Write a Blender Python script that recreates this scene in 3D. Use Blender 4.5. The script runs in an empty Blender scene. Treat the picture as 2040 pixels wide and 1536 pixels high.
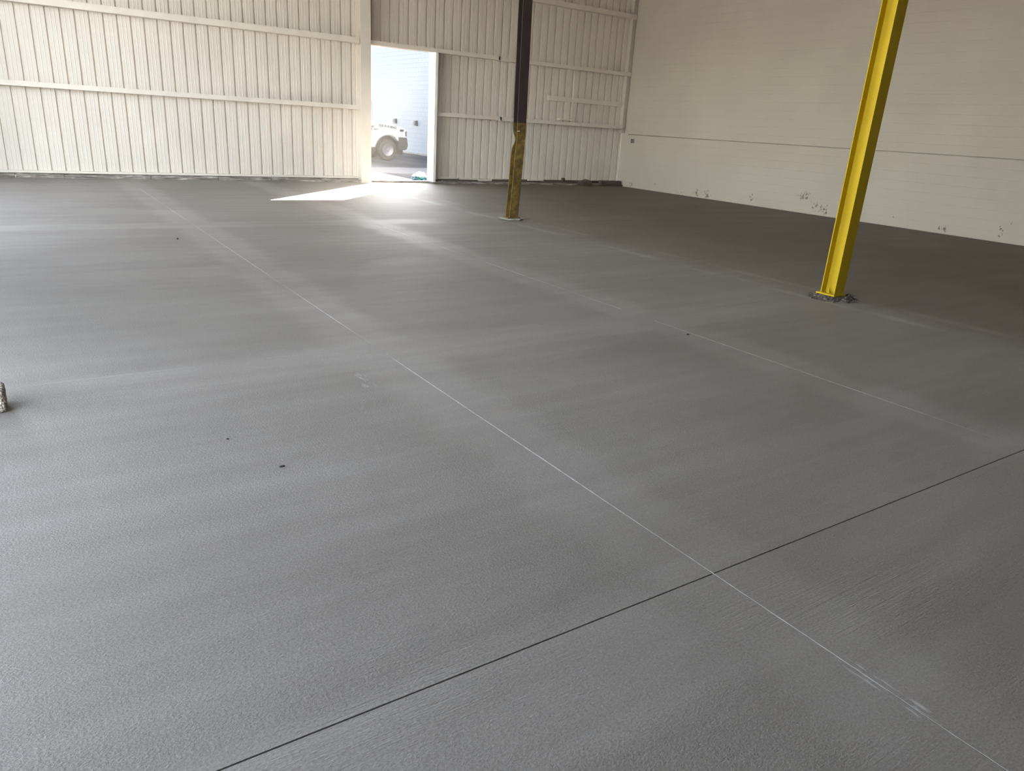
import bpy, bmesh, math, random
from mathutils import Vector, Matrix, noise
R = math.radians
rnd = random.Random(7)
scn = bpy.context.scene
col = scn.collection

# ------------------------------------------------------------------ camera
CAM = Vector((0, 0, 1.6235))
cr = Vector((0.83464439, -0.54748877, 0.06020624)); cu = Vector((0.13610658, 0.31093372, 0.94063554)); cf = Vector((0.53370755, 0.77690171, -0.33403591))
cd = bpy.data.cameras.new('camera'); cam = bpy.data.objects.new('camera', cd); col.objects.link(cam)
cd.sensor_fit = 'HORIZONTAL'; cd.sensor_width = 36.0; cd.lens = 1452.95 / 2040 * 36
cd.clip_start = 0.05; cd.clip_end = 500
cam.matrix_world = Matrix(((cr.x, cu.x, -cf.x, CAM.x), (cr.y, cu.y, -cf.y, CAM.y), (cr.z, cu.z, -cf.z, CAM.z), (0, 0, 0, 1)))
scn.camera = cam

# ------------------------------------------------------------------ light
SUN = Vector((4.07, 4.25, 3.32)).normalized()
w = bpy.data.worlds.new('world'); scn.world = w; w.use_nodes = True
wn = w.node_tree.nodes; wl = w.node_tree.links
bg = wn['Background']; sky = wn.new('ShaderNodeTexSky'); sky.sky_type = 'NISHITA'
sky.sun_disc = False; sky.sun_elevation = R(29.4); sky.sun_rotation = math.atan2(SUN.x, SUN.y); sky.air_density = 1.0; sky.dust_density = 1.0; sky.ozone_density = 1.0
hs = wn.new('ShaderNodeHueSaturation'); hs.inputs['Saturation'].default_value = 0.50; wl.new(sky.outputs[0], hs.inputs['Color'])   # thin high cloud: a pale sky
tn = wn.new('ShaderNodeMix'); tn.data_type = 'RGBA'; tn.blend_type = 'MULTIPLY'; tn.inputs[0].default_value = 1.0; tn.inputs[7].default_value = (1.0, 0.965, 0.93, 1)
wl.new(hs.outputs[0], tn.inputs[6]); wl.new(tn.outputs[2], bg.inputs[0]); bg.inputs[1].default_value = 0.42
sd = bpy.data.lights.new('sun', 'SUN'); sd.energy = 15.0; sd.angle = R(0.55); sd.color = (1.0, 0.93, 0.82)
so = bpy.data.objects.new('sun', sd); col.objects.link(so); so.location = (30, 30, 25)
so.rotation_euler = (-SUN).to_track_quat('-Z', 'Y').to_euler()
vs = scn.view_settings; vs.view_transform = 'Standard'; vs.look = 'None'; vs.gamma = 1.0; vs.use_curve_mapping = False
vs.exposure = 2.5
scn.cycles.max_bounces = 12; scn.cycles.diffuse_bounces = 8; scn.cycles.sample_clamp_indirect = 6.0

# ------------------------------------------------------------------ dimensions
YW = 18.894      # inner face of the metal wall
XR = 16.635      # painted block wall
XL = -1.6        # wall with the dock doors, left of the camera
YF = -13.0        # wall behind the camera
ZC = 7.0         # roof
PITCH = 0.25908; RIB0 = -0.045
JX = (-0.594, 2.113, 4.822, 7.70); JY = (-1.78, 1.582, 4.944, 8.306, 11.668, 15.03)
DX0, DX1, DZ = 8.00, 9.69, 3.33     # doorway

# ------------------------------------------------------------------ node helpers
class NT:
    def __init__(s, name):
        s.m = bpy.data.materials.new(name); s.m.use_nodes = True
        s.t = s.m.node_tree; s.n = s.t.nodes; s.l = s.t.links; s.b = s.n['Principled BSDF']
        s._pos = None
    def pos(s):
        if s._pos is None: s._pos = s.n.new('ShaderNodeNewGeometry').outputs['Position']
        return s._pos
    def obj(s): return s.n.new('ShaderNodeTexCoord').outputs['Object']
    def link(s, a, sock):
        if isinstance(a, (int, float)): sock.default_value = a
        elif isinstance(a, (tuple, list)): sock.default_value = tuple(a) + ((1,) if len(a) == 3 and sock.type == 'RGBA' else ())
        else: s.l.new(a, sock)
    def math(s, op, a, b=0.0, c=0.0, clamp=False):
        n = s.n.new('ShaderNodeMath'); n.operation = op; n.use_clamp = clamp
        for i, v in enumerate((a, b, c)): s.link(v, n.inputs[i])
        return n.outputs[0]
    def scale(s, v, sc, off=(0, 0, 0)):
        n = s.n.new('ShaderNodeMapping'); s.l.new(v, n.inputs[0]); n.inputs['Scale'].default_value = sc; n.inputs['Location'].default_value = off
        return n.outputs[0]
    def noise(s, v, scale, detail=3, rough=0.55, dist=0.0):
        n = s.n.new('ShaderNodeTexNoise'); s.l.new(v, n.inputs['Vector'])
        n.inputs['Scale'].default_value = scale; n.inputs['Detail'].default_value = detail; n.inputs['Roughness'].default_value = rough; n.inputs['Distortion'].default_value = dist
        return n.outputs[0]
    def ramp(s, f, *stops):
        n = s.n.new('ShaderNodeValToRGB'); e = n.color_ramp.elements
        while len(e) < len(stops): e.new(0.5)
        for el, (p, c) in zip(e, stops):
            el.position = p; el.color = tuple(c) + (1,) if not isinstance(c, (int, float)) else (c, c, c, 1)
        s.link(f, n.inputs[0]); return n.outputs[0]
    def step(s, f, a, b):    # smooth 0..1 between a and b
        n = s.n.new('ShaderNodeMapRange'); n.interpolation_type = 'SMOOTHSTEP'; s.link(f, n.inputs[0])
        n.inputs[1].default_value = a; n.inputs[2].default_value = b; return n.outputs[0]
    def mix(s, f, a, b, mode='MIX'):
        n = s.n.new('ShaderNodeMix'); n.data_type = 'RGBA'; n.blend_type = mode
        s.link(f, n.inputs[0]); s.link(a, n.inputs[6]); s.link(b, n.inputs[7]); return n.outputs[2]
    def xyz(s, v):
        n = s.n.new('ShaderNodeSeparateXYZ'); s.l.new(v, n.inputs[0]); return n.outputs
    def bump(s, h, dist, strength=1.0, prev=None):
        n = s.n.new('ShaderNodeBump'); n.inputs['Distance'].default_value = dist; s.link(strength, n.inputs['Strength']); s.link(h, n.inputs['Height'])
        if prev is not None: s.l.new(prev, n.inputs['Normal'])
        return n.outputs[0]
    def out(s, color=None, rough=0.5, metal=0.0, normal=None, spec=0.5):
        if color is not None: s.link(color, s.b.inputs['Base Color'])
        s.link(rough, s.b.inputs['Roughness']); s.b.inputs['Metallic'].default_value = metal; s.b.inputs['Specular IOR Level'].default_value = spec
        if normal is not None: s.l.new(normal, s.b.inputs['Normal'])
        return s.m

def paint(name, c, rough=0.5, var=0.08, scale=3.0, spec=0.4, metal=0.0, bump=0.0):
    t = NT(name); nz = t.noise(t.pos(), scale, 4)
    k = t.ramp(nz, (0.3, tuple(x * (1 - var) for x in c)), (0.7, tuple(min(1, x * (1 + var * .5)) for x in c)))
    nm = t.bump(t.noise(t.pos(), 90, 2), bump) if bump else None
    return t.out(k, rough, metal, nm, spec)

M = {}
def floor_mat():
    t = NT('concrete_floor'); P = t.pos(); x, y, z = t.xyz(P)
    streak = t.noise(t.scale(P, (0.35, 5.0, 1)), 1.0, 5, 0.6)          # broom passes run along x
    patch = t.noise(t.scale(P, (0.5, 0.9, 1)), 1.0, 4, 0.55, 0.4)
    wob = t.math('MULTIPLY', t.math('SUBTRACT', t.noise(P, 2.3, 3), 0.5), 0.35)
    xw = t.math('ADD', x, wob); yw = t.math('ADD', y, t.math('MULTIPLY', wob, 0.6))
    band = None
    for X in JX[1:3]:
        b = t.math('SUBTRACT', 1.0, t.step(t.math('ABSOLUTE', t.math('SUBTRACT', xw, X)), 0.16, 0.42))
        band = b if band is None else t.math('MAXIMUM', band, b)
    for Y in JY[1:5]:
        b = t.math('SUBTRACT', 1.0, t.step(t.math('ABSOLUTE', t.math('SUBTRACT', yw, Y - 0.20)), 0.20, 0.34))
        b = t.math('MULTIPLY', b, t.step(t.noise(t.scale(P, (.3, .3, 1), (Y, 0, 0)), 1.0, 2), 0.35, 0.55))
        band = t.math('MAXIMUM', band, b)
    band = t.math('MULTIPLY', band, t.math('MULTIPLY_ADD', t.step(x, 7.3, 7.9), -0.65, 1.0))
    # the column line: trowelled double band
    cl = t.math('ABSOLUTE', t.math('SUBTRACT', t.math('ADD', x, t.math('MULTIPLY', wob, 0.25)), 7.62))
    clb = t.math('MULTIPLY', t.math('SUBTRACT', 1.0, t.step(t.math('ABSOLUTE', t.math('SUBTRACT', cl, 0.24)), 0.03, 0.13)), t.step(t.noise(t.scale(P, (1.2, .5, 1)), 1.5, 4), 0.42, 0.6))
    k = t.math('ADD', t.math('MULTIPLY', t.math('SUBTRACT', streak, 0.5), 0.42), t.math('MULTIPLY', t.math('SUBTRACT', patch, 0.5), 0.55))
    k = t.math('ADD', k, t.math('MULTIPLY', band, 0.12)); k = t.math('ADD', k, t.math('MULTIPLY', clb, 0.22))
    gran = t.noise(t.scale(P, (0.8, 1.15, 1)), 120, 3, 0.7); pit = t.noise(t.scale(P, (0.7, 1.2, 1)), 48, 2, 0.6)
    k = t.math('ADD', k, t.math('MULTIPLY', t.math('SUBTRACT', gran, 0.5), 1.05)); k = t.math('ADD', k, t.math('MULTIPLY', t.math('SUBTRACT', pit, 0.5), 0.22))
    k = t.math('ADD', k, 0.5)
    c = t.ramp(k, (0.0, (0.128, 0.114, 0.098)), (0.5, (0.240, 0.222, 0.200)), (1.0, (0.375, 0.357, 0.335)))
    c = t.mix(t.step(t.math('ADD', x, t.math('MULTIPLY', wob, 0.5)), 7.4, 7.95), c, t.mix(1.0, c, (0.84, 0.79, 0.745), 'MULTIPLY')); c = t.mix(t.step(t.math('ADD', x, t.math('MULTIPLY', wob, 3.0)), 6.5, 11.5), c, t.mix(1.0, c, (0.62, 0.58, 0.54), 'MULTIPLY'))      # darker and browner beyond the columns, then a wide fade darker still rightward
    # chalky saw dust smeared beside the cut
    d1 = t.math('SUBTRACT', 1.0, t.step(t.math('ABSOLUTE', t.math('SUBTRACT', x, 2.12)), 0.012, 0.045))
    d2 = t.math('SUBTRACT', 1.0, t.step(t.math('ABSOLUTE', t.math('SUBTRACT', y, 0.86)), 0.08, 0.19))
    dn = t.step(t.noise(t.scale(P, (60, 9, 1)), 1.0, 3), 0.5, 0.66)
    dust = t.math('MULTIPLY', t.math('MULTIPLY', d1, d2), dn)
    e1 = t.math('SUBTRACT', 1.0, t.step(t.math('ABSOLUTE', t.math('SUBTRACT', x, t.math('ADD', 1.752, t.math('MULTIPLY', t.math('SUBTRACT', y, 4.25), 0.1)))), 0.01, 0.06))
    e2 = t.math('SUBTRACT', 1.0, t.step(t.math('ABSOLUTE', t.math('SUBTRACT', y, 4.26)), 0.06, 0.2))
    dust = t.math('MAXIMUM', dust, t.math('MULTIPLY', t.math('MULTIPLY', e1, e2), t.math('MULTIPLY', dn, 0.8)))
    c = t.mix(t.math('MULTIPLY', dust, 0.75), c, (0.68, 0.68, 0.68))
    broom = t.noise(t.scale(P, (2.2, 95, 1)), 1.0, 3, 0.6)
    bm = t.step(t.noise(t.scale(P, (.7, 1.4, 1), (3, 1, 0)), 1.0, 2), 0.38, 0.66)
    amt = t.math('MULTIPLY_ADD', band, -0.45, 1.0)
    n = t.bump(gran, 0.0035, amt); n = t.bump(broom, 0.004, t.math('MULTIPLY', bm, 0.9), n)
    rough = t.math('MULTIPLY_ADD', band, -0.06, 0.58)
    return t.out(c, rough, 0, n, 0.42)
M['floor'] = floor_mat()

def blockwall_mat():
    t = NT('white_painted_block'); P = t.pos(); x, y, z = t.xyz(P)
    c = t.ramp(t.noise(P, 0.8, 4), (0.3, (0.43, 0.388, 0.325)), (0.7, (0.465, 0.422, 0.355)))
    # chipped paint and scrapes low on the wall, in clusters
    mask = None
    for (Y, Z, ry, rz) in ((18.25, .10, .20, .10), (17.1, .19, .10, .06), (16.03, .05, .25, .10), (15.35, .12, .22, .18), (14.95, .11, .18, .2), (13.38, .2, .12, .14), (11.75, .42, .3, .16), (11.3, .2, .3, .18), (11.1, .12, .14, .18), (9.32, .2, .10, .06), (8.22, .12, .16, .10), (7.05, .27, .07, .10), (7.04, .13, .06, .12), (6.9, .4, .05, .05)):
        a = t.math('MULTIPLY', t.math('SUBTRACT', y, Y), 1 / ry); b = t.math('MULTIPLY', t.math('SUBTRACT', z, Z), 1 / rz)
        d = t.math('SUBTRACT', 1.0, t.math('ADD', t.math('MULTIPLY', a, a), t.math('MULTIPLY', b, b)), clamp=True)
        mask = d if mask is None else t.math('MAXIMUM', mask, d)
    nz = t.noise(t.scale(P, (1, 1, 0.8)), 16, 5, 0.72, 0.6)
    chip = t.step(t.math('ADD', nz, t.math('MULTIPLY', mask, 0.16)), 0.665, 0.69)
    chip = t.math('MULTIPLY', chip, t.step(mask, 0.0, 0.12))
    low = t.math('MULTIPLY', t.step(t.noise(t.scale(P, (1, 5, 7)), 3, 4, .7), 0.60, 0.68), t.math('SUBTRACT', 1.0, t.step(z, 0.01, 0.035)))
    chip = t.math('MAXIMUM', chip, low)
    c = t.mix(t.math('MULTIPLY', chip, 0.85), c, (0.10, 0.085, 0.07))
    n = t.bump(t.noise(P, 60, 3), 0.002)
    return t.out(c, 0.55, 0, n, 0.35)
M['block'] = blockwall_mat()
M['panel'] = paint('white_metal_panel', (0.665, 0.61, 0.54), 0.42, 0.05, 1.2, 0.4)
M['girt'] = paint('white_painted_steel', (0.685, 0.63, 0.555), 0.45, 0.06, 4, 0.4)
M['jamb'] = paint('gloss_white_frame', (0.80, 0.78, 0.74), 0.16, 0.03, 4, 0.7)
M['ceil'] = paint('grey_roof_liner', (0.62, 0.58, 0.52), 0.6, 0.05, 1)
M['wallpaint'] = paint('grey_brown_wall', (0.17, 0.155, 0.135), 0.6, 0.06, 1)
M['post'] = paint('cream_post_paint', (0.46, 0.42, 0.355), 0.6, 0.05, 3)
M['conduit'] = paint('greyed_white_pipe', (0.35, 0.32, 0.275), 0.6, 0.2, 2)
M['joint'] = paint('joint_shadow', (0.035, 0.034, 0.032), 0.9)
M['dust'] = paint('saw_cut_dust', (0.72, 0.72, 0.72), 0.9, 0.25, 25)
def curb_mat():
    t = NT('stained_concrete_curb'); P = t.pos(); nz = t.noise(t.scale(P, (1.2, 3, 10)), 2.2, 6, 0.68)
    c = t.ramp(nz, (0.36, (0.07, 0.056, 0.046)), (0.46, (0.19, 0.162, 0.14)), (0.55, (0.28, 0.25, 0.22)), (0.63, (0.55, 0.52, 0.48)))
    return t.out(c, 0.85, 0, t.bump(nz, 0.01), 0.3)
M['curb'] = curb_mat()
def dirt_mat():
    t = NT('weathered_timber'); P = t.pos(); nz = t.noise(t.scale(P, (1.5, 20, 30)), 1.5, 5, 0.65)
    return t.out(t.ramp(nz, (0.3, (0.055, 0.042, 0.034)), (0.7, (0.15, 0.118, 0.095))), 0.85, 0, t.bump(nz, 0.006), 0.25)
M['timber'] = dirt_mat()
def yellow_mat(worn):
    t = NT('worn_yellow_paint' if worn else 'yellow_paint'); P = t.pos()
    nz = t.noise(P, 6 if worn else 2.0, 5, 0.65)
    if worn:
        c = t.ramp(nz, (0.35, (0.085, 0.055, 0.022)), (0.5, (0.17, 0.115, 0.035)), (0.62, (0.26, 0.18, 0.05)), (0.75, (0.40, 0.32, 0.15)))
    else:
        c = t.ramp(nz, (0.3, (0.45, 0.305, 0.006)), (0.7, (0.51, 0.36, 0.010)))
    return t.out(c, 0.6, 0, t.bump(t.noise(P, 45, 2), 0.002), 0.25)
M['yellow'] = yellow_mat(False); M['wornyellow'] = yellow_mat(True)
M['brown'] = paint('dark_brown_paint', (0.052, 0.036, 0.034), 0.5, 0.15, 3)
M['steel'] = paint('galvanised_steel', (0.42, 0.42, 0.42), 0.4, 0.15, 20, 0.5, 0.8)
M['darkmetal'] = paint('dark_metal', (0.05, 0.045, 0.04), 0.6, 0.2, 20)
def rubble_mat():
    t = NT('broken_grout'); P = t.pos(); nz = t.noise(P, 32, 4, 0.7)
    return t.out(t.ramp(nz, (0.38, (0.03, 0.026, 0.024)), (0.55, (0.16, 0.14, 0.125)), (0.7, (0.44, 0.40, 0.37))), 0.95, 0, t.bump(nz, 0.01), 0.2)
M['rubble'] = rubble_mat()
M['mortar'] = paint('pale_mortar', (0.44, 0.43, 0.40), 0.9, 0.3, 18, 0.3, 0, 0.004)
def aggregate_mat():
    t = NT('exposed_aggregate'); P = t.pos(); v = t.n.new('ShaderNodeTexVoronoi'); t.l.new(P, v.inputs['Vector']); v.inputs['Scale'].default_value = 75
    nz = t.noise(P, 55, 4, 0.7)
    k = t.math('MULTIPLY_ADD', t.xyz(v.outputs['Color'])[0], 0.45, t.math('MULTIPLY', nz, 0.6))
    c = t.ramp(k, (0.2, (0.12, 0.10, 0.075)), (0.5, (0.42, 0.37, 0.30)), (0.8, (0.72, 0.68, 0.60)))
    return t.out(c, 0.9, 0, t.bump(t.math('MULTIPLY_ADD', v.outputs['Distance'], -1.0, nz), 0.012), 0.3)
M['aggregate'] = aggregate_mat()
M['pebble'] = paint('dark_pebble', (0.06, 0.05, 0.045), 0.8, 0.3, 60)
def ground_mat():
    t = NT('worn_asphalt_yard'); P = t.pos(); x, y, z = t.xyz(P)
    nz = t.noise(t.scale(P, (0.6, 0.25, 1)), 0.9, 5, 0.62, 0.4)
    c = t.ramp(nz, (0.32, (0.020, 0.020, 0.022)), (0.5, (0.034, 0.034, 0.037)), (0.68, (0.055, 0.055, 0.06)))
    slab = t.step(t.math('ADD', y, t.math('MULTIPLY', nz, 0.9)), 22.6, 22.9); slab2 = t.math('SUBTRACT', 1.0, t.step(t.math('ADD', y, t.math('MULTIPLY', nz, 0.9)), 25.2, 25.6))
    c = t.mix(t.math('MULTIPLY', slab, slab2), c, (0.085, 0.086, 0.09))
    c = t.mix(t.math('SUBTRACT', 1.0, t.step(x, -3.0, -2.0)), c, t.ramp(nz, (0.3, (0.48, 0.46, 0.425)), (0.7, (0.56, 0.54, 0.50))))     # unseen dock-side yard, made pale concrete to bounce light onto the upper walls
    return t.out(c, 0.85, 0, t.bump(t.noise(P, 25, 4), 0.01), 0.03)
M['ground'] = ground_mat()
def outwall_mat():
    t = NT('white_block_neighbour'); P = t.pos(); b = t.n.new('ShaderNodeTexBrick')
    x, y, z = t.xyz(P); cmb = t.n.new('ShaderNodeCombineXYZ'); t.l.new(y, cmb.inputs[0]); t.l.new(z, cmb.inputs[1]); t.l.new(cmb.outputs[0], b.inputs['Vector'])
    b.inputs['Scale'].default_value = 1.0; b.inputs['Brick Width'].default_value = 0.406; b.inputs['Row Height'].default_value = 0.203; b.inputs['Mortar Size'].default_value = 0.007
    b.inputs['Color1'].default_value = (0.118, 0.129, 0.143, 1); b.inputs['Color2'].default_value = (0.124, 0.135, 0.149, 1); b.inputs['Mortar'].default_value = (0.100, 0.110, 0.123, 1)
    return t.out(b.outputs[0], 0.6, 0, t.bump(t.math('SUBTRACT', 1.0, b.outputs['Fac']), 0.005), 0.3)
M['outwall'] = outwall_mat()
M['carwhite'] = paint('white_car_paint', (0.192, 0.21, 0.222), 0.35, 0.02, 1, 0.5)
M['black'] = paint('black_plastic', (0.022, 0.022, 0.023), 0.55, 0.1, 6)
M['rubber'] = paint('tyre_rubber', (0.025, 0.024, 0.023), 0.8, 0.15, 12)
M['rim'] = paint('silver_wheel', (0.15, 0.15, 0.165), 0.5, 0.05, 6, 0.5, 0.7)
M['chrome'] = paint('chrome', (0.75, 0.75, 0.76), 0.12, 0.02, 4, 0.5, 1.0)
M['glass'] = paint('tinted_glass', (0.03, 0.035, 0.04), 0.05, 0.02, 2, 0.8)
M['lens'] = paint('headlamp_lens', (0.55, 0.53, 0.50), 0.12, 0.05, 8, 0.7)
M['amber'] = paint('amber_lens', (0.55, 0.20, 0.05), 0.2, 0.05, 8)
M['ink'] = paint('dark_grey_lettering', (0.025, 0.025, 0.03), 0.6, 0.02, 4)
def bag_mat():
    t = NT('printed_plastic_bag'); P = t.obj(); x, y, z = t.xyz(P); nz = t.noise(P, 9, 3, .6, 1.0)
    f = t.step(t.math('ADD', z, t.math('MULTIPLY', t.math('SUBTRACT', nz, .5), .16)), 0.135, 0.15)
    low = t.ramp(t.noise(P, 14, 2), (0.42, (0.012, 0.05, 0.13)), (0.5, (0.01, 0.11, 0.13)), (0.6, (0.012, 0.13, 0.07)))
    return t.out(t.mix(f, low, (0.30, 0.34, 0.34)), 0.45, 0, None, 0.5)
M['bag'] = bag_mat()

# ------------------------------------------------------------------ mesh helpers
def link(o, parent=None):
    col.objects.link(o)
    if parent is not None: o.parent = parent
    return o
def obj(name, bm, m, parent=None, smooth=False, loc=None):
    me = bpy.data.meshes.new(name)
    if isinstance(bm, bmesh.types.BMesh): bm.to_mesh(me); bm.free()
    else: me.from_pydata(*bm); me.update()
    ms = m if isinstance(m, (list, tuple)) else [m]
    for x in ms: me.materials.append(M[x])
    if smooth:
        for f in me.polygons: f.use_smooth = True
    o = link(bpy.data.objects.new(name, me), parent)
    if loc is not None: o.location = loc
    return o
def empty(name, loc=(0, 0, 0), rz=0.0):
    o = link(bpy.data.objects.new(name, None)); o.location = loc; o.rotation_euler.z = rz; o.empty_display_size = .2
    return o
def tag(o, label, cat, group=None):
    o['label'] = label; o['category'] = cat
    if group: o['group'] = group
    return o
def struct(o, label=None, cat=None):
    o['kind'] = 'structure'
    if label: o['label'] = label
    if cat: o['category'] = cat
    return o
def box(bm, x0, x1, y0, y1, z0, z1, bevel=0.0, seg=1):
    r = bmesh.ops.create_cube(bm, size=1.0)['verts']
    for v in r:
        v.co = Vector(((x0 + x1) / 2 + v.co.x * (x1 - x0), (y0 + y1) / 2 + v.co.y * (y1 - y0), (z0 + z1) / 2 + v.co.z * (z1 - z0)))
    if bevel:
        es = list({e for v in r for e in v.link_edges})
        bmesh.ops.bevel(bm, geom=es, offset=bevel, segments=seg, affect='EDGES', profile=0.5)
def B(*a, **k):
    bm = bmesh.new(); box(bm, *a, **k); return bm
def tube(bm, pts, r, n=10):
    rings = []
    for i, p in enumerate(pts):
        p = Vector(p); a = Vector(pts[max(0, i - 1)]); b = Vector(pts[min(len(pts) - 1, i + 1)]); d = (b - a).normalized()
        s = d.orthogonal().normalized(); u = d.cross(s)
        rr = r[i] if isinstance(r, (list, tuple)) else r
        rings.append([bm.verts.new(p + (s * math.cos(2 * math.pi * k / n) + u * math.sin(2 * math.pi * k / n)) * rr) for k in range(n)])
    for A, C in zip(rings, rings[1:]):
        for k in range(n): bm.faces.new((A[k], A[(k + 1) % n], C[(k + 1) % n], C[k]))
    bm.faces.new(rings[0][::-1]); bm.faces.new(rings[-1])
    bmesh.ops.recalc_face_normals(bm, faces=bm.faces)
def lathe(bm, prof, axis='y', n=32, c=(0, 0, 0)):
    rings = []
    for (r, h) in prof:
        ring = []
        for k in range(n):
            a = 2 * math.pi * k / n; p = (r * math.cos(a), h, r * math.sin(a)) if axis == 'y' else (r * math.cos(a), r * math.sin(a), h)
            ring.append(bm.verts.new(Vector(p) + Vector(c)))
        rings.append(ring)
    for A, C in zip(rings, rings[1:]):
        for k in range(n): bm.faces.new((A[k], A[(k + 1) % n], C[(k + 1) % n], C[k]))
    for ring in (rings[0], rings[-1]):
        try: bm.faces.new(ring)
        except ValueError: pass
    bmesh.ops.recalc_face_normals(bm, faces=bm.faces)
def prism(bm, poly, y0, y1):      # polygon in x,z swept along y
    A = [bm.verts.new((x, y0, z)) for x, z in poly]; C = [bm.verts.new((x, y1, z)) for x, z in poly]; n = len(poly)
    bm.faces.new(A); bm.faces.new(C[::-1])
    for i in range(n): bm.faces.new((A[i], C[i], C[(i + 1) % n], A[(i + 1) % n]))
    bmesh.ops.recalc_face_normals(bm, faces=bm.faces)
def sweepx(bm, poly, x0, x1):     # polygon in y,z swept along x
    A = [bm.verts.new((x0, y, z)) for y, z in poly]; C = [bm.verts.new((x1, y, z)) for y, z in poly]; n = len(poly)
    bm.faces.new(A); bm.faces.new(C[::-1])
    for i in range(n): bm.faces.new((A[i], C[i], C[(i + 1) % n], A[(i + 1) % n]))
    bmesh.ops.recalc_face_normals(bm, faces=bm.faces)
def rock(size, seed, sub=2, rough=0.35):
    bm = bmesh.new(); bmesh.ops.create_icosphere(bm, subdivisions=sub, radius=1.0)
    o = Vector((seed * 3.1, seed * 1.7, seed * 5.3))
    for v in bm.verts:
        k = 1 + rough * noise.noise(v.co * 1.6 + o) + rough * .5 * noise.noise(v.co * 4 + o)
        v.co = Vector((v.co.x * size[0] * k, v.co.y * size[1] * k, max(-0.55, v.co.z) * size[2] * k))
    zmin = min(v.co.z for v in bm.verts)
    for v in bm.verts: v.co.z -= zmin
    return bm

# ================================================================== SETTING
# ---- floor: sub-base, slabs between the saw cuts, dust in the cuts
fl = struct(obj('floor', B(XL, XR + .02, YF, YW + .1, -.16, -.03), 'joint'), 'broom-finished grey concrete floor with saw-cut joints', 'floor')
gx = {-0.594: .004, 2.113: .004, 4.822: .003, 7.70: .0}
gy = {-1.78: .004, 1.582: .006, 4.944: .0025, 8.306: .0025, 11.668: .0025, 15.03: .0025}
xs = [XL] + list(JX) + [XR]; ys = [YF] + list(JY) + [YW - .06]
for i in range(len(xs) - 1):
    for j in range(len(ys) - 1):
        a = xs[i] + gx.get(xs[i], 0) / 2; b = xs[i + 1] - gx.get(xs[i + 1], 0) / 2
        c = ys[j] + gy.get(ys[j], 0) / 2; d = ys[j + 1] - gy.get(ys[j + 1], 0) / 2
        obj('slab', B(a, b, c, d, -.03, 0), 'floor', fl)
def dustline(X, y0, y1, wid, seed, gaps):
    rr = random.Random(seed); bm = bmesh.new(); y = y0; prev = None
    while y < y1:
        k = 0.5 + 0.5 * noise.noise(Vector((seed, y * 0.9, 0))) * 1.6
        ww = wid * max(0.12, k) * rr.uniform(.7, 1.3); on = noise.noise(Vector((seed + 9, y * 1.3, 0))) > gaps
        o = rr.uniform(-.0008, .0008)
        cur = (bm.verts.new((X - ww + o, y, .0007)), bm.verts.new((X + ww + o, y, .0007))) if on else None
        if prev and cur: bm.faces.new((prev[0], prev[1], cur[1], cur[0]))
        prev = cur; y += 0.05 if y < 8 else .15
    return bm
obj('dust_line', dustline(2.113, -1.5, 17.0, .0042, 3, -.75), 'dust', fl)
obj('dust_line', dustline(4.822, 0.5, 12.0, .0055, 5, -.25), 'dust', fl)

# ---- painted block wall on the right
wr = struct(obj('wall_right', B(XR + .004, XR + .3, YF, YW + .3, -.02, ZC), 'block'), 'cream-white painted concrete block wall on the right', 'wall')
CH, CL = 0.2014, 0.4028
bme = bpy.data.meshes.new('block')
bm = bmesh.new(); h2, l2, e = CH / 2 - .0008, CL / 2 - .0002, .003
v = [bm.verts.new(p) for p in ((.0045, -l2, -h2), (.0045, l2, -h2), (.0045, l2, h2), (.0045, -l2, h2), (.002, -l2, -h2 + e), (.002, l2, -h2 + e), (.002, l2, h2 - e), (.002, -l2, h2 - e))]
bm.faces.new((v[4], v[5], v[6], v[7]))
for i in range(4): bm.faces.new((v[i], v[(i + 1) % 4], v[4 + (i + 1) % 4], v[4 + i]))
bmesh.ops.recalc_face_normals(bm, faces=bm.faces)
for f in bm.faces:
    if f.normal.x > 0: f.normal_flip()
bm.to_mesh(bme); bm.free(); bme.materials.append(M['block'])
cells = []
for r in range(int(ZC / CH)):
    n = 0; y = YW - (CL / 2 if r % 2 else CL) + CL / 2
    while y > YF + CL:
        cells.append((y, (r + .5) * CH)); y -= CL
def inview(y, z):
    d = Vector((XR, y, z)) - CAM; q = d.dot(cf)
    if q < .1: return False
    return abs(d.dot(cr) / q) < 1020 / 1452.95 and abs(d.dot(cu) / q) < 768 / 1452.95
vis = sorted([c for c in cells if inview(*c)], key=lambda c: (Vector((XR, c[0], c[1])) - CAM).length)[:300]
vset = set(vis)
for (y, z) in vis:
    o = link(bpy.data.objects.new('block', bme), wr); o.location = (XR, y, z)
V, F = [], []
base = [vv.co.copy() for vv in bme.vertices]; bf = [tuple(p.vertices) for p in bme.polygons]
for c in cells:
    if c in vset: continue
    k = len(V); V += [(XR + p.x, c[0] + p.y, c[1] + p.z) for p in base]; F += [tuple(k + i for i in f) for f in bf]
o = obj('block_courses', (V, [], F), 'block', wr); o['kind'] = 'stuff'

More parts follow.
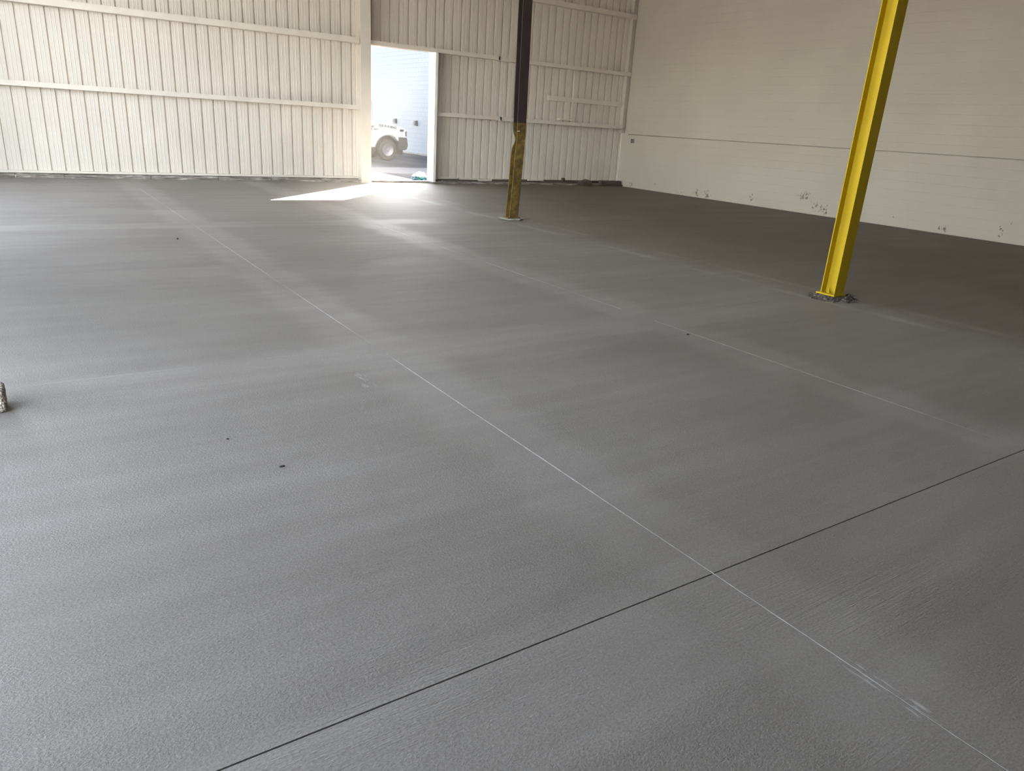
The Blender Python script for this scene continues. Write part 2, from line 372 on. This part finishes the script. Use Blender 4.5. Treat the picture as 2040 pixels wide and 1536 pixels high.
# ---- ribbed metal wall at the back
wb = struct(empty('wall_back', (0, YW, 0)), 'white ribbed metal panel wall with horizontal girts', 'wall')
def inwb(o): o.location = Vector(o.location) - Vector((0, YW, 0)); return o
def panel(xa, xb, za, zb):
    prof = []
    k0 = math.floor((xa - RIB0) / PITCH) - 1
    for k in range(k0, k0 + int((xb - xa) / PITCH) + 4):
        X = RIB0 + k * PITCH
        for dx, dy in ((0, 0), (.008, .034), (.036, .034), (.044, 0), (.092, 0), (.097, -.0035), (.107, -.0035), (.112, 0), (.128 + .04, 0), (.173, -.0035), (.183, -.0035), (.188, 0)):
            prof.append((X + dx, dy))
    pts = [q for q in prof if xa + 1e-5 < q[0] < xb - 1e-5]
    def at(x):
        for a, b in zip(prof, prof[1:]):
            if a[0] <= x <= b[0]: return a[1] + (b[1] - a[1]) * (x - a[0]) / (b[0] - a[0])
        return 0
    pts = [(xa, at(xa))] + pts + [(xb, at(xb))]
    V = [(x, y, za) for x, y in pts] + [(x, y, zb) for x, y in pts]; n = len(pts)
    return V, [], [(i, i + 1, n + i + 1, n + i) for i in range(n - 1)]
edges = [RIB0 + .024 + PITCH * (4 * i - 16) for i in range(22)]
edges = [XL] + [e for e in edges if XL < e < XR] + [XR]
for a, b in zip(edges, edges[1:]):
    for (p, q, z0) in ((a, min(b, DX0 - .05), .05), (max(a, DX0 - .05), min(b, DX1 + .05), DZ + .05), (max(a, DX1 + .05), b, .05)):
        if q - p > .01: obj('panel', panel(p, q, z0, ZC), 'panel', wb)
def zgirt(x0, x1, z0, hgt, y=YW - .2):
    t = .006
    poly = [(YW - .004, z0), (YW - .004, z0 + t), (y + t, z0 + t), (y + t, z0 + hgt - t), (y + .025, z0 + hgt - t), (y + .025, z0 + hgt), (y, z0 + hgt), (y, z0)]
    bm = bmesh.new(); sweepx(bm, [(a - YW, b) for a, b in poly], x0, x1); return bm
for (x0, x1, z0, hg) in ((XL, 7.62, 1.797, .10), (XL, 7.62, 3.335, .13), (XL, 7.62, 4.925, .13),
                         (7.88, 11.75, 3.335, .10), (11.7, 16.62, 3.325, .10), (9.72, 11.9, 1.77, .10), (11.85, 16.48, 1.757, .10), (7.88, 16.6, 4.925, .13)):
    obj('girt', zgirt(x0, x1, z0, hg), 'girt', wb)
def ibeam(b, d, tf, tw, z0, z1):     # flanges lie in planes of constant y
    bm = bmesh.new(); box(bm, -b / 2, b / 2, -d / 2, -d / 2 + tf, z0, z1); box(bm, -b / 2, b / 2, d / 2 - tf, d / 2, z0, z1); box(bm, -tw / 2, tw / 2, -d / 2 + tf, d / 2 - tf, z0, z1); return bm
o = obj('wall_column', ibeam(.27, .30, .012, .010, .0, ZC), 'girt', wb, loc=(7.745, -.15, 0))
o = obj('corner_post', B(16.485, 16.62, -.16, -.003, 1.64, ZC, bevel=.004), 'post', wb)
obj('wall_board', B(13.60, 16.48, -.055, -.012, 2.42, 2.555, bevel=.003), 'girt', wb)
obj('bracket', B(13.99, 14.49, -.17, -.02, 1.895, 1.935, bevel=.004), 'girt', wb)
obj('panel_closure', B(DX1 + .10, DX1 + .30, -.03, -.004, .1, DZ), 'panel', wb)
# base angle, dark gap and the stained curb under the metal
obj('base_angle', B(XL, 7.60, -.085, -.002, .102, .148, bevel=.003), 'girt', wb)
br = [XL, -1.6, .07, .95, 2.64, 4.1, 5.33, 6.6, 7.62]
for i, (a, b) in enumerate(zip(br, br[1:])):
    hh = .090 + rnd.uniform(-.004, .004)
    bm = B(a + .004, b - .004, -.105 + rnd.uniform(-.006, .006), .05, -.02, hh, bevel=.012, seg=2)
    obj('curb', bm, 'curb', wb)
br = [7.62, 9.9, 11.6, 13.1, 14.9, 16.63]
for i, (a, b) in enumerate(zip(br, br[1:])):
    obj('curb', B(a, b - .004, -.115, .06, -.02, .055 + rnd.uniform(-.004, .006), bevel=.010, seg=2), 'curb', wb)
obj('gap_shade_strip', B(9.82, 16.62, -.012, .02, .03, .14), 'timber', wb)  # solid dark strip painted in as the shade of the cavity under the panels
for (a, b, z0, z1) in ((9.98, 10.62, .118, .162), (10.66, 11.32, .112, .158), (11.30, 11.75, .078, .135), (11.75, 12.6, .128, .158), (13.05, 13.62, .105, .140)):
    o = obj('base_strip', B(0, b - a, -.07, -.008, z0, z1, bevel=.004), 'girt', wb, loc=(a, 0, 0)); o.rotation_euler.y = rnd.uniform(-.01, .015)
# ---- doorway
dr = struct(empty('door_1', (DX0, YW, 0)), 'tall open doorway in the metal wall with white steel frame', 'door')
obj('jamb', B(DX1 - DX0, DX1 - DX0 + .085, -.30, .06, .05, DZ, bevel=.004), 'jamb', dr)
obj('jamb', B(-.10, .0, -.02, .06, .05, DZ, bevel=.004), 'girt', dr)
obj('head', B(-.10, DX1 - DX0 + .085, -.19, .06, DZ, DZ + .045, bevel=.004), 'girt', dr)
obj('frame_cap', B(DX1 - DX0 + .085, DX1 - DX0 + .13, -.04, 0, .05, DZ, bevel=.002), 'girt', dr)

# ---- walls and roof out of the picture
def wall_with_holes(name, X0, X1, holes, ymin, ymax, zmax):
    bm = bmesh.new(); y = ymin
    for (a, b, zt) in holes:
        box(bm, X0, X1, y, a, -.02, zmax); box(bm, X0, X1, a, b, zt, zmax); y = b
    box(bm, X0, X1, y, ymax, -.02, zmax)
    return obj(name, bm, 'wallpaint')
struct(wall_with_holes('wall_left', XL - .25, XL, ((1.2, 6.4, 5.0), (9.2, 17.1, 5.0)), YF, YW + .2, ZC), 'grey side wall with open dock doors', 'wall')
struct(obj('wall_front', B(XL - .25, XR + .3, YF - .25, YF, -.02, ZC), 'wallpaint'), 'grey wall behind the camera', 'wall')
struct(obj('ceiling', B(XL - .25, XR + .3, YF - .25, YW + .4, ZC, ZC + .2), 'ceil'), 'grey roof liner', 'ceiling')

# ---- yard outside
g = struct(obj('ground', ([(-120, -120, -.17), (160, -120, -.17), (160, 160, -.17), (-120, 160, -.17)], [], [(0, 1, 2, 3)]), 'ground'), 'worn asphalt yard outside the doorway', 'ground')
yard = struct(obj('yard_apron', B(-40, 60, YW + .12, 70, -.16, -.005), 'ground'), 'grey yard pavement outside the doorway', 'ground')

# ================================================================== THINGS
# ---- neighbouring building
nb = empty('neighbour_building', (17.26, 20, 0)); tag(nb, 'white block building across the yard seen through the doorway', 'building')
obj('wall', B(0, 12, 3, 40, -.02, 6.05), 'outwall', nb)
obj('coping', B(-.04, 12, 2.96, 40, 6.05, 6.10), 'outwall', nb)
obj('footing', B(-.16, 0, 3, 40, -.01, .07, bevel=.02), 'rubble', nb)
for (y, z) in ((37.46, 1.53), (35.03, 1.49)):
    f = obj('wall_vent', B(-.09, 0, y - 20 - .14, y - 20 + .14, z - .12, z + .12, bevel=.01), 'darkmetal', nb)
    obj('vent_hood', B(-.14, -.09, y - 20 - .11, y - 20 + .11, z - .08, z + .09, bevel=.01), 'darkmetal', f)

# ---- near yellow column
def column(name, loc, b, d):
    e = empty(name, loc); return e
nc = column('steel_column', (7.655, 4.8115, 0), .175, .178)
tag(nc, 'bright yellow steel I-beam column on a bolted base plate', 'column')
nc.rotation_euler.y = .011      # stands a touch out of plumb
obj('shaft', ibeam(.175, .178, .011, .008, .055, ZC), 'yellow', nc)
obj('base_plate', B(-.118, .108, -.108, .125, .035, .055, bevel=.002), 'yellow', nc)
for (x, y) in ((-.048, .015), (.045, -.02)):
    bm = bmesh.new(); lathe(bm, [(.0, .055), (.020, .055), (.020, .073), (.010, .073), (.010, .105), (0.0, .106)], 'z', 6); bb = obj('anchor_bolt', bm, 'yellow', nc, loc=(x, y, 0))
gp = empty('grout_pad', (7.67, 4.80, 0)); tag(gp, 'crumbled dark grout and rubble under the bright yellow column', 'rubble')
bm = bmesh.new(); bmesh.ops.create_grid(bm, x_segments=44, y_segments=34, size=1)
for vv in bm.verts:
    x, y = vv.co.x * .33, vv.co.y * .27; rr = math.hypot(x / .31, y / .25) + .25 * noise.noise(Vector((x * 9, y * 9, 2)))
    hgt = max(0, min(1, (1.0 - rr) * 2.6)) * .034 * (1 + .5 * noise.noise(Vector((x * 40, y * 40, 1)))) if rr < 1 else -.004
    if abs(x) < .14 and abs(y) < .15: hgt = min(hgt, .033)
    vv.co = Vector((x, y, hgt))
obj('grout', bm, 'rubble', gp)
for i in range(26):
    a = rnd.uniform(math.pi * .85, math.pi * 2.15); q = rnd.uniform(.18, .33); s = rnd.uniform(.008, .024)
    o = obj('rubble_chip', rock((s * 1.4, s, s * .6), i, 1), 'rubble', gp, loc=(q * math.cos(a) * 1.1 - .02, q * math.sin(a) * .85, .004)); o.rotation_euler.z = rnd.uniform(0, 6)

# ---- far column: brown above, worn yellow below, shaft bent by an old knock
fc = empty('steel_column', (7.65, 11.50, 0)); tag(fc, 'dark brown steel column with a dented, worn yellow lower part', 'column')
def bend(z):
    if z < 1.5: return .058 * z / 1.5
    return .058 * max(0, 1 - (z - 1.5) / 3.8)
def bent_shaft(b, d, tf, tw, zs, dent):
    bm = bmesh.new()
    def plate(x0, x1, y0, y1, which):
        rings = []
        for z in zs:
            ring = []
            for (x, y) in ((x0, y0), (x1, y0), (x1, y1), (x0, y1)):
                dx = bend(z); dy = 0
                k = math.exp(-((z - 1.40) / .10) ** 2) * dent
                if which == 'far' and x == x0: dx += .045 * k; dy -= .03 * k
                if which == 'near' and x == x0: dx += .008 * k
                ring.append(bm.verts.new((x + dx, y + dy, z)))
            rings.append(ring)
        for A, C in zip(rings, rings[1:]):
            for k in range(4): bm.faces.new((A[k], A[(k + 1) % 4], C[(k + 1) % 4], C[k]))
        bm.faces.new(rings[0][::-1]); bm.faces.new(rings[-1])
    plate(-b / 2, b / 2, -d / 2, -d / 2 + tf, 'near'); plate(-b / 2, b / 2, d / 2 - tf, d / 2, 'far'); plate(-tw / 2, tw / 2, -d / 2 + tf, d / 2 - tf, 'web')
    bmesh.ops.recalc_face_normals(bm, faces=bm.faces); return bm
zs = [.045 + (1.69 - .045) * i / 40 for i in range(41)]
obj('lower_shaft', bent_shaft(.187, .142, .010, .008, zs, 1), 'wornyellow', fc)
obj('upper_shaft', bent_shaft(.187, .142, .010, .008, [1.69 + (ZC - 1.69) * i / 20 for i in range(21)], 0), 'brown', fc)
obj('base_plate', B(-.145, .125, -.112, .105, .028, .045, bevel=.002), 'wornyellow', fc)
for (x, y) in ((-.055, -.015), (.05, .015)):
    bm = bmesh.new(); lathe(bm, [(.0, .045), (.018, .045), (.018, .060), (.009, .060), (.009, .085), (0, .086)], 'z', 6); obj('anchor_bolt', bm, 'wornyellow', fc, loc=(x, y, 0))
obj('chalk_mark', B(-.035, .015, -.0725, -.0705, 1.545, 1.56), 'dust', fc)
fo = rock((.24, .20, .030), 21, 3, .25); 
for vv in fo.verts: vv.co.z = min(vv.co.z, .028)
tag(obj('mortar_bed', fo, 'mortar', loc=(7.64, 11.50, 0)), 'pale mortar bed around the base of the dented brown and yellow column', 'mortar')

# ---- wall conduit, outlet box, hanging wire, vertical conduit
cn = empty('wall_conduit', (XR, 0, 1.611)); tag(cn, 'thin white painted conduit running along the block wall', 'conduit')
bm = bmesh.new(); tube(bm, [(-.018, YF + .1, 0), (-.018, 18.55, 0)], .010, 8); obj('pipe', bm, 'conduit', cn, True)
for i in range(8):
    y = 17.6 - i * 2.4
    bm = B(-.027, 0, y - .012, y + .012, -.014, .014, bevel=.003); obj('strap', bm, 'conduit', cn)
ob = empty('outlet_box', (XR, 18.31, 1.42)); tag(ob, 'small dark square outlet box on the block wall near the corner', 'outlet')
obj('body', B(-.05, 0, -.055, .055, -.06, .06, bevel=.004), 'steel', ob)
obj('cover_plate', B(-.054, -.05, -.05, .05, -.056, .056), 'darkmetal', ob)
obj('socket', B(-.058, -.054, -.016, .016, -.03, .03, bevel=.002), 'steel', ob)
vc = empty('vertical_conduit', (14.37, YW - .215, 1.9)); tag(vc, 'thin white vertical conduit crossing the wall board', 'conduit')
bm = bmesh.new(); tube(bm, [(.03, 0, 0.03), (.012, 0, .7), (-.012, 0, 1.40)], .011, 8); obj('pipe', bm, 'girt', vc, True)
obj('clip', B(-.005, .04, -.013, .04, .58, .60), 'girt', vc)
bm = bmesh.new(); tube(bm, [(9.955 + .02 * math.sin(i * .6), YW - .10 + .004 * math.sin(i), 3.335 - i * .0735) for i in range(20)], .005, 6)
tag(obj('hanging_wire', bm, 'girt', smooth=True), 'thin white wire hanging between girts beside the doorway', 'wire')

# ---- debris along the foot of the metal wall
bm = B(0, .86, -.07, .07, 0, .125, bevel=.02, seg=2)
tb = empty('timber_beam', (15.72, 18.66, 0.04)); tag(tb, 'dark weathered timber beam lying in the corner by the block wall', 'timber'); obj('beam', bm, 'timber', tb)
obj('plank_under', B(-.05, .95, -.08, .05, -.04, -.002, bevel=.006), 'timber', tb)
o = obj('concrete_lump', rock((.30, .11, .12), 4, 2, .3), 'timber', loc=(15.12, 18.66, 0)); tag(o, 'brown dirty lump against the wall left of the timber beam', 'rubble')
o = obj('wood_offcut', B(-.045, .045, -.04, .04, 0, .10, bevel=.006), 'timber', loc=(14.34, 18.79, .115)); o.rotation_euler.z = .2; tag(o, 'small dark wood offcut standing on the wall curb', 'timber')
for i, (x0, x1, z, lab) in enumerate(((13.5, 14.85, .055, 'thin dark broken board lying on the wall curb left of the brown lump'), (10.1, 11.0, .05, 'thin dark board lying on the curb just right of the doorway'))):
    o = obj('broken_board', B(0, x1 - x0, -.04, .04, 0, .035, bevel=.004), 'timber', loc=(x0, 18.82, z)); tag(o, lab, 'board')

# ---- concrete chunk at the left edge and loose pebbles
bm = bmesh.new(); box(bm, -.36, 0, 0, .19, 0, .125, bevel=.022, seg=3)
bmesh.ops.subdivide_edges(bm, edges=[e for e in bm.edges if e.calc_length() > .05], cuts=10, use_grid_fill=True)
for vv in bm.verts:
    q = Vector((noise.noise(vv.co * 55), noise.noise(vv.co * 55 + Vector((9, 0, 0))), noise.noise(vv.co * 55 + Vector((0, 9, 0))))); vv.co += q * .004
    if vv.co.z < .003: vv.co.z = 0
tag(obj('concrete_block', bm, 'aggregate', loc=(-.19, 4.52, 0), smooth=True), 'rough tan concrete block with exposed aggregate on the floor', 'block')
for i, (x, y, lab) in enumerate(((.753, 3.68, 'tiny round dark pebble just behind the elongated chip on the open floor'), (.905, 3.244, 'tiny elongated dark chip, the loose bit of stone nearest the camera'), (1.675, 10.236, 'small dark pebble beside the long saw cut far back'), (4.754, 4.258, 'tiny dark pebble beside the faint right-hand saw cut'))):
    s = (.007, .009, .014, .012)[i]
    tag(obj('pebble', rock((s * (1.6 if i == 1 else 1), s * .8, s * .6), 40 + i, 2), 'pebble', loc=(x, y, 0)), lab, 'pebble')

# ---- bag by the doorway
bm = bmesh.new(); bmesh.ops.create_icosphere(bm, subdivisions=4, radius=1)
for vv in bm.verts:
    q = vv.co * 2.2; k = 1 + .34 * noise.noise(q) + .34 * (0.6 - abs(noise.noise(q * 2.3))) + .14 * noise.noise(q * 6)
    vv.co = Vector((vv.co.x * .20 * k, vv.co.y * .15 * k, max(-.6, vv.co.z) * .125 * k))
zm = min(vv.co.z for vv in bm.verts)
for vv in bm.verts: vv.co.z -= zm
tag(obj('plastic_bag', bm, 'bag', loc=(9.70, 19.40, -.005)), 'crumpled white plastic bag with teal and blue print outside the doorway', 'bag')

# ---- pickup truck: x forward, right side at negative y, front axle at x = 0
tr = empty('pickup_truck', (13.10, 30.14, -.005)); tag(tr, 'white pickup truck with black bumper parked outside the doorway', 'truck')
def arch(cx, r, z0, n=14):     # arch from rear foot to front foot
    a0 = math.asin((z0 - .42) / r)
    return [(cx - r * math.cos(a0 + (math.pi - 2 * a0) * i / n), .42 + r * math.sin(a0 + (math.pi - 2 * a0) * i / n)) for i in range(n + 1)]
RX = -3.75
poly = [(-5.0, .62)] + arch(RX, .50, .52) + [(-2.6, .50)] + arch(0, .56, .50)[:-3] + [(.54, .72), (.77, .72), (.79, .95), (.77, 1.24), (.64, 1.31), (.2, 1.39), (-.55, 1.455), (-.78, 1.47), (-2.35, 1.48), (-2.36, 1.50), (-5.0, 1.50)]
bm = bmesh.new(); prism(bm, poly, -.99, .99); o = obj('body', bm, 'carwhite', tr)
md = o.modifiers.new('bevel', 'BEVEL'); md.width = .045; md.segments = 3; md.limit_method = 'ANGLE'; md.angle_limit = R(50)
body = o
bm = bmesh.new(); prism(bm, [(-.72, 1.44), (-1.42, 1.98), (-1.6, 2.01), (-2.2, 2.0), (-2.34, 1.95), (-2.40, 1.44)], -.96, .96)
for vv in bm.verts: vv.co.y *= 1 - max(0, vv.co.z - 1.44) * .30
o = obj('cab', bm, 'carwhite', tr); md = o.modifiers.new('bevel', 'BEVEL'); md.width = .04; md.segments = 2; md.limit_method = 'ANGLE'
cab = o
def yat(z): return .96 * (1 - (z - 1.44) * .30)
for s in (-1, 1):
    q = [(-1.0, 1.51), (-1.46, 1.90), (-2.22, 1.90), (-2.28, 1.51)]
    obj('side_window', ([(x, s * (yat(z) + .006), z) for x, z in q], [], [(0, 1, 2, 3)]), 'glass', cab)
    m = obj('mirror', B(-1.02, -.90, s * 1.05 - .0, s * 1.28, 1.48, 1.74, bevel=.03, seg=2) if s > 0 else B(-1.02, -.90, -1.28, -1.05, 1.48, 1.74, bevel=.03, seg=2), 'black', tr)
    obj('mirror_arm', B(-.98, -.94, min(s * .92, s * 1.08), max(s * .92, s * 1.08), 1.50, 1.53), 'black', m)
    h = obj('headlamp', B(.66, .815, min(s * .74, s * 1.0), max(s * .74, s * 1.0), .93, 1.22, bevel=.03, seg=2), 'lens', tr)
    obj('lamp_bezel', B(.52, .70, min(s * .93, s * 1.004), max(s * .93, s * 1.004), 1.15, 1.235, bevel=.01), 'black', h)
    obj('turn_signal', B(.74, .825, min(s * .80, s * 1.006), max(s * .80, s * 1.006), .97, 1.18, bevel=.01), 'darkmetal', h)
    obj('door_handle', B(-2.12, -1.95, min(s * .985, s * 1.02), max(s * .985, s * 1.02), 1.28, 1.315, bevel=.008), 'black', body)
    for xx in (-.92, -2.25):
        obj('door_seam', B(xx - .005, xx + .005, min(s * .985, s * .9925), max(s * .985, s * .9925), .56, 1.46), 'black', body)
    bm = bmesh.new(); tube(bm, [(x, s * .985, z) for x, z in arch(0, .60, .52)[:-4]], .028, 8); obj('fender_flare', bm, 'carwhite', body, True)
    obj('tow_step', B(-2.5, -.75, min(s * .80, s * 1.0), max(s * .80, s * 1.0), .40, .46, bevel=.02), 'black', tr)
zf = [(-.78, 1.475), (-1.40, 1.95)]
obj('windshield', ([(zf[0][0] + .02, -.84, zf[0][1] + .02), (zf[0][0] + .02, .84, zf[0][1] + .02), (zf[1][0] + .03, .72, zf[1][1]), (zf[1][0] + .03, -.72, zf[1][1])], [], [(0, 1, 2, 3)]), 'glass', cab)
obj('grille', B(.76, .82, -.70, .70, .92, 1.22, bevel=.02, seg=2), 'chrome', tr)
for i in range(3): obj('grille_bar', B(.82, .83, -.66, .66, .95 + i * .085, 1.0 + i * .085), 'black', tr)
bm = bmesh.new(); prism(bm, [(.45, .94), (.83, .93), (.86, .86), (.89, .62), (.85, .48), (.76, .42), (.45, .46)], -1.0, 1.0)
o = obj('front_bumper', bm, 'black', tr); md = o.modifiers.new('bevel', 'BEVEL'); md.width = .03; md.segments = 2; md.limit_method = 'ANGLE'
obj('air_dam', B(.46, .70, -.92, .92, .24, .50, bevel=.02), 'black', tr)
obj('rear_bumper', B(-5.18, -4.98, -.95, .95, .52, .72, bevel=.03), 'chrome', tr)
obj('underbody', B(-4.9, .72, -.70, .70, .42, 1.02), 'black', tr)
for cx, sg in ((0, 1), (RX, 1)):
    obj('arch_liner', B(cx - .56, cx + .56, -.96, .96, .95, 1.04), 'black', tr)
bm = bmesh.new(); tube(bm, [(-.62, -.84, 1.45), (-.64, -.84, 1.85), (-.66, -.84, 2.26)], .004, 6); obj('antenna', bm, 'black', tr)
bm = bmesh.new(); tube(bm, [(-.70, -.84, 1.50), (-.66, -.30, 1.51), (-.78, -.05, 1.56)], .010, 6); obj('wiper', bm, 'black', tr)
def wheel(x, s):
    t = empty('wheel', (x, s * .86, .41)); t.parent = tr; t.rotation_euler.z = 0 if s < 0 else math.pi
    bm = bmesh.new(); lathe(bm, [(.235, .10), (.30, .125), (.375, .12), (.408, .095), (.414, 0), (.408, -.095), (.375, -.12), (.30, -.125), (.235, -.10)], 'y', 48); obj('tyre', bm, 'rubber', t, True)
    bm = bmesh.new(); lathe(bm, [(.236, -.105), (.242, -.118), (.232, -.122), (.215, -.10), (.205, -.02), (.205, .08), (.236, .10)], 'y', 40); rm = obj('rim', bm, 'rim', t, True)
    bm = bmesh.new(); n = 8; Y = -.055; segs = 8
    for k in range(n):      # disc with eight holes: spokes and rings
        a0 = 2 * math.pi * k / n; wd = .26
        vs_ = []
        for (rr, hw) in ((.10, .33), (.14, .20), (.175, .20), (.21, .36)):
            vs_.append([(rr * math.cos(a0 + u * hw), Y - (.02 if rr < .18 else 0), rr * math.sin(a0 + u * hw)) for u in (-1, 1)])
        for A, C in zip(vs_, vs_[1:]): bm.faces.new([bm.verts.new(p) for p in (A[0], A[1], C[1], C[0])])
    obj('wheel_disc', bm, 'rim', rm)
    bm = bmesh.new(); lathe(bm, [(.0, -.135), (.045, -.135), (.055, -.12), (.06, -.085), (.115, -.075), (.115, -.05)], 'y', 24); obj('hub', bm, 'rim', rm, True)
    bm = bmesh.new(); lathe(bm, [(.0, -.02), (.205, -.02), (.205, 0), (0, 0)], 'y', 24); obj('brake_drum', bm, 'darkmetal', rm)
for x in (0, RX):
    for s in (-1, 1): wheel(x, s)
def lettering(name, body_, size, loc, rot, parent, m='ink', shear=0.0):
    cu_ = bpy.data.curves.new(name, 'FONT'); cu_.body = body_; cu_.size = size; cu_.extrude = .002; cu_.shear = shear; cu_.offset = .004; cu_.align_x = 'LEFT'; cu_.space_character = 1.1
    tmp = bpy.data.objects.new(name, cu_); col.objects.link(tmp)
    me = bpy.data.meshes.new_from_object(tmp.evaluated_get(bpy.context.evaluated_depsgraph_get()))
    bpy.data.objects.remove(tmp); me.materials.clear(); me.materials.append(M[m])
    o = link(bpy.data.objects.new(name, me), parent); o.location = loc; o.rotation_euler = rot; return o
lettering('phone_lettering', '330-919-8042', .125, (-.42, -.993, 1.315), (R(90), R(5.0), 0), body)
lettering('badge_lettering', 'F-250', .095, (-.88, -.993, 1.26), (R(90), 0, 0), body, 'ink', .2)
lettering('badge_lettering', 'SUPER', .066, (-.90, -.993, 1.17), (R(90), 0, 0), body, 'ink', .1)
lettering('badge_lettering', 'DUTY', .066, (-.635, -.993, 1.17), (R(90), 0, 0), body, 'ink', .1)

# ---- sunlit dust hanging in the air inside the doorway
hz = bpy.data.materials.new('dust_haze'); hz.use_nodes = True; hn = hz.node_tree.nodes; hn.remove(hn['Principled BSDF'])
vsn = hn.new('ShaderNodeVolumeScatter'); vsn.inputs['Density'].default_value = 0.0065; vsn.inputs['Anisotropy'].default_value = 0.5; vsn.inputs['Color'].default_value = (1.0, 0.95, 0.86, 1)
hz.node_tree.links.new(vsn.outputs[0], hn['Material Output'].inputs['Volume']); M['haze'] = hz
o = obj('dust_haze', B(2.5, 11.5, 13.5, YW - .33, .02, 4.6), 'haze'); o['kind'] = 'stuff'; o['label'] = 'faint sunlit dust haze hanging inside the doorway'; o['category'] = 'haze'
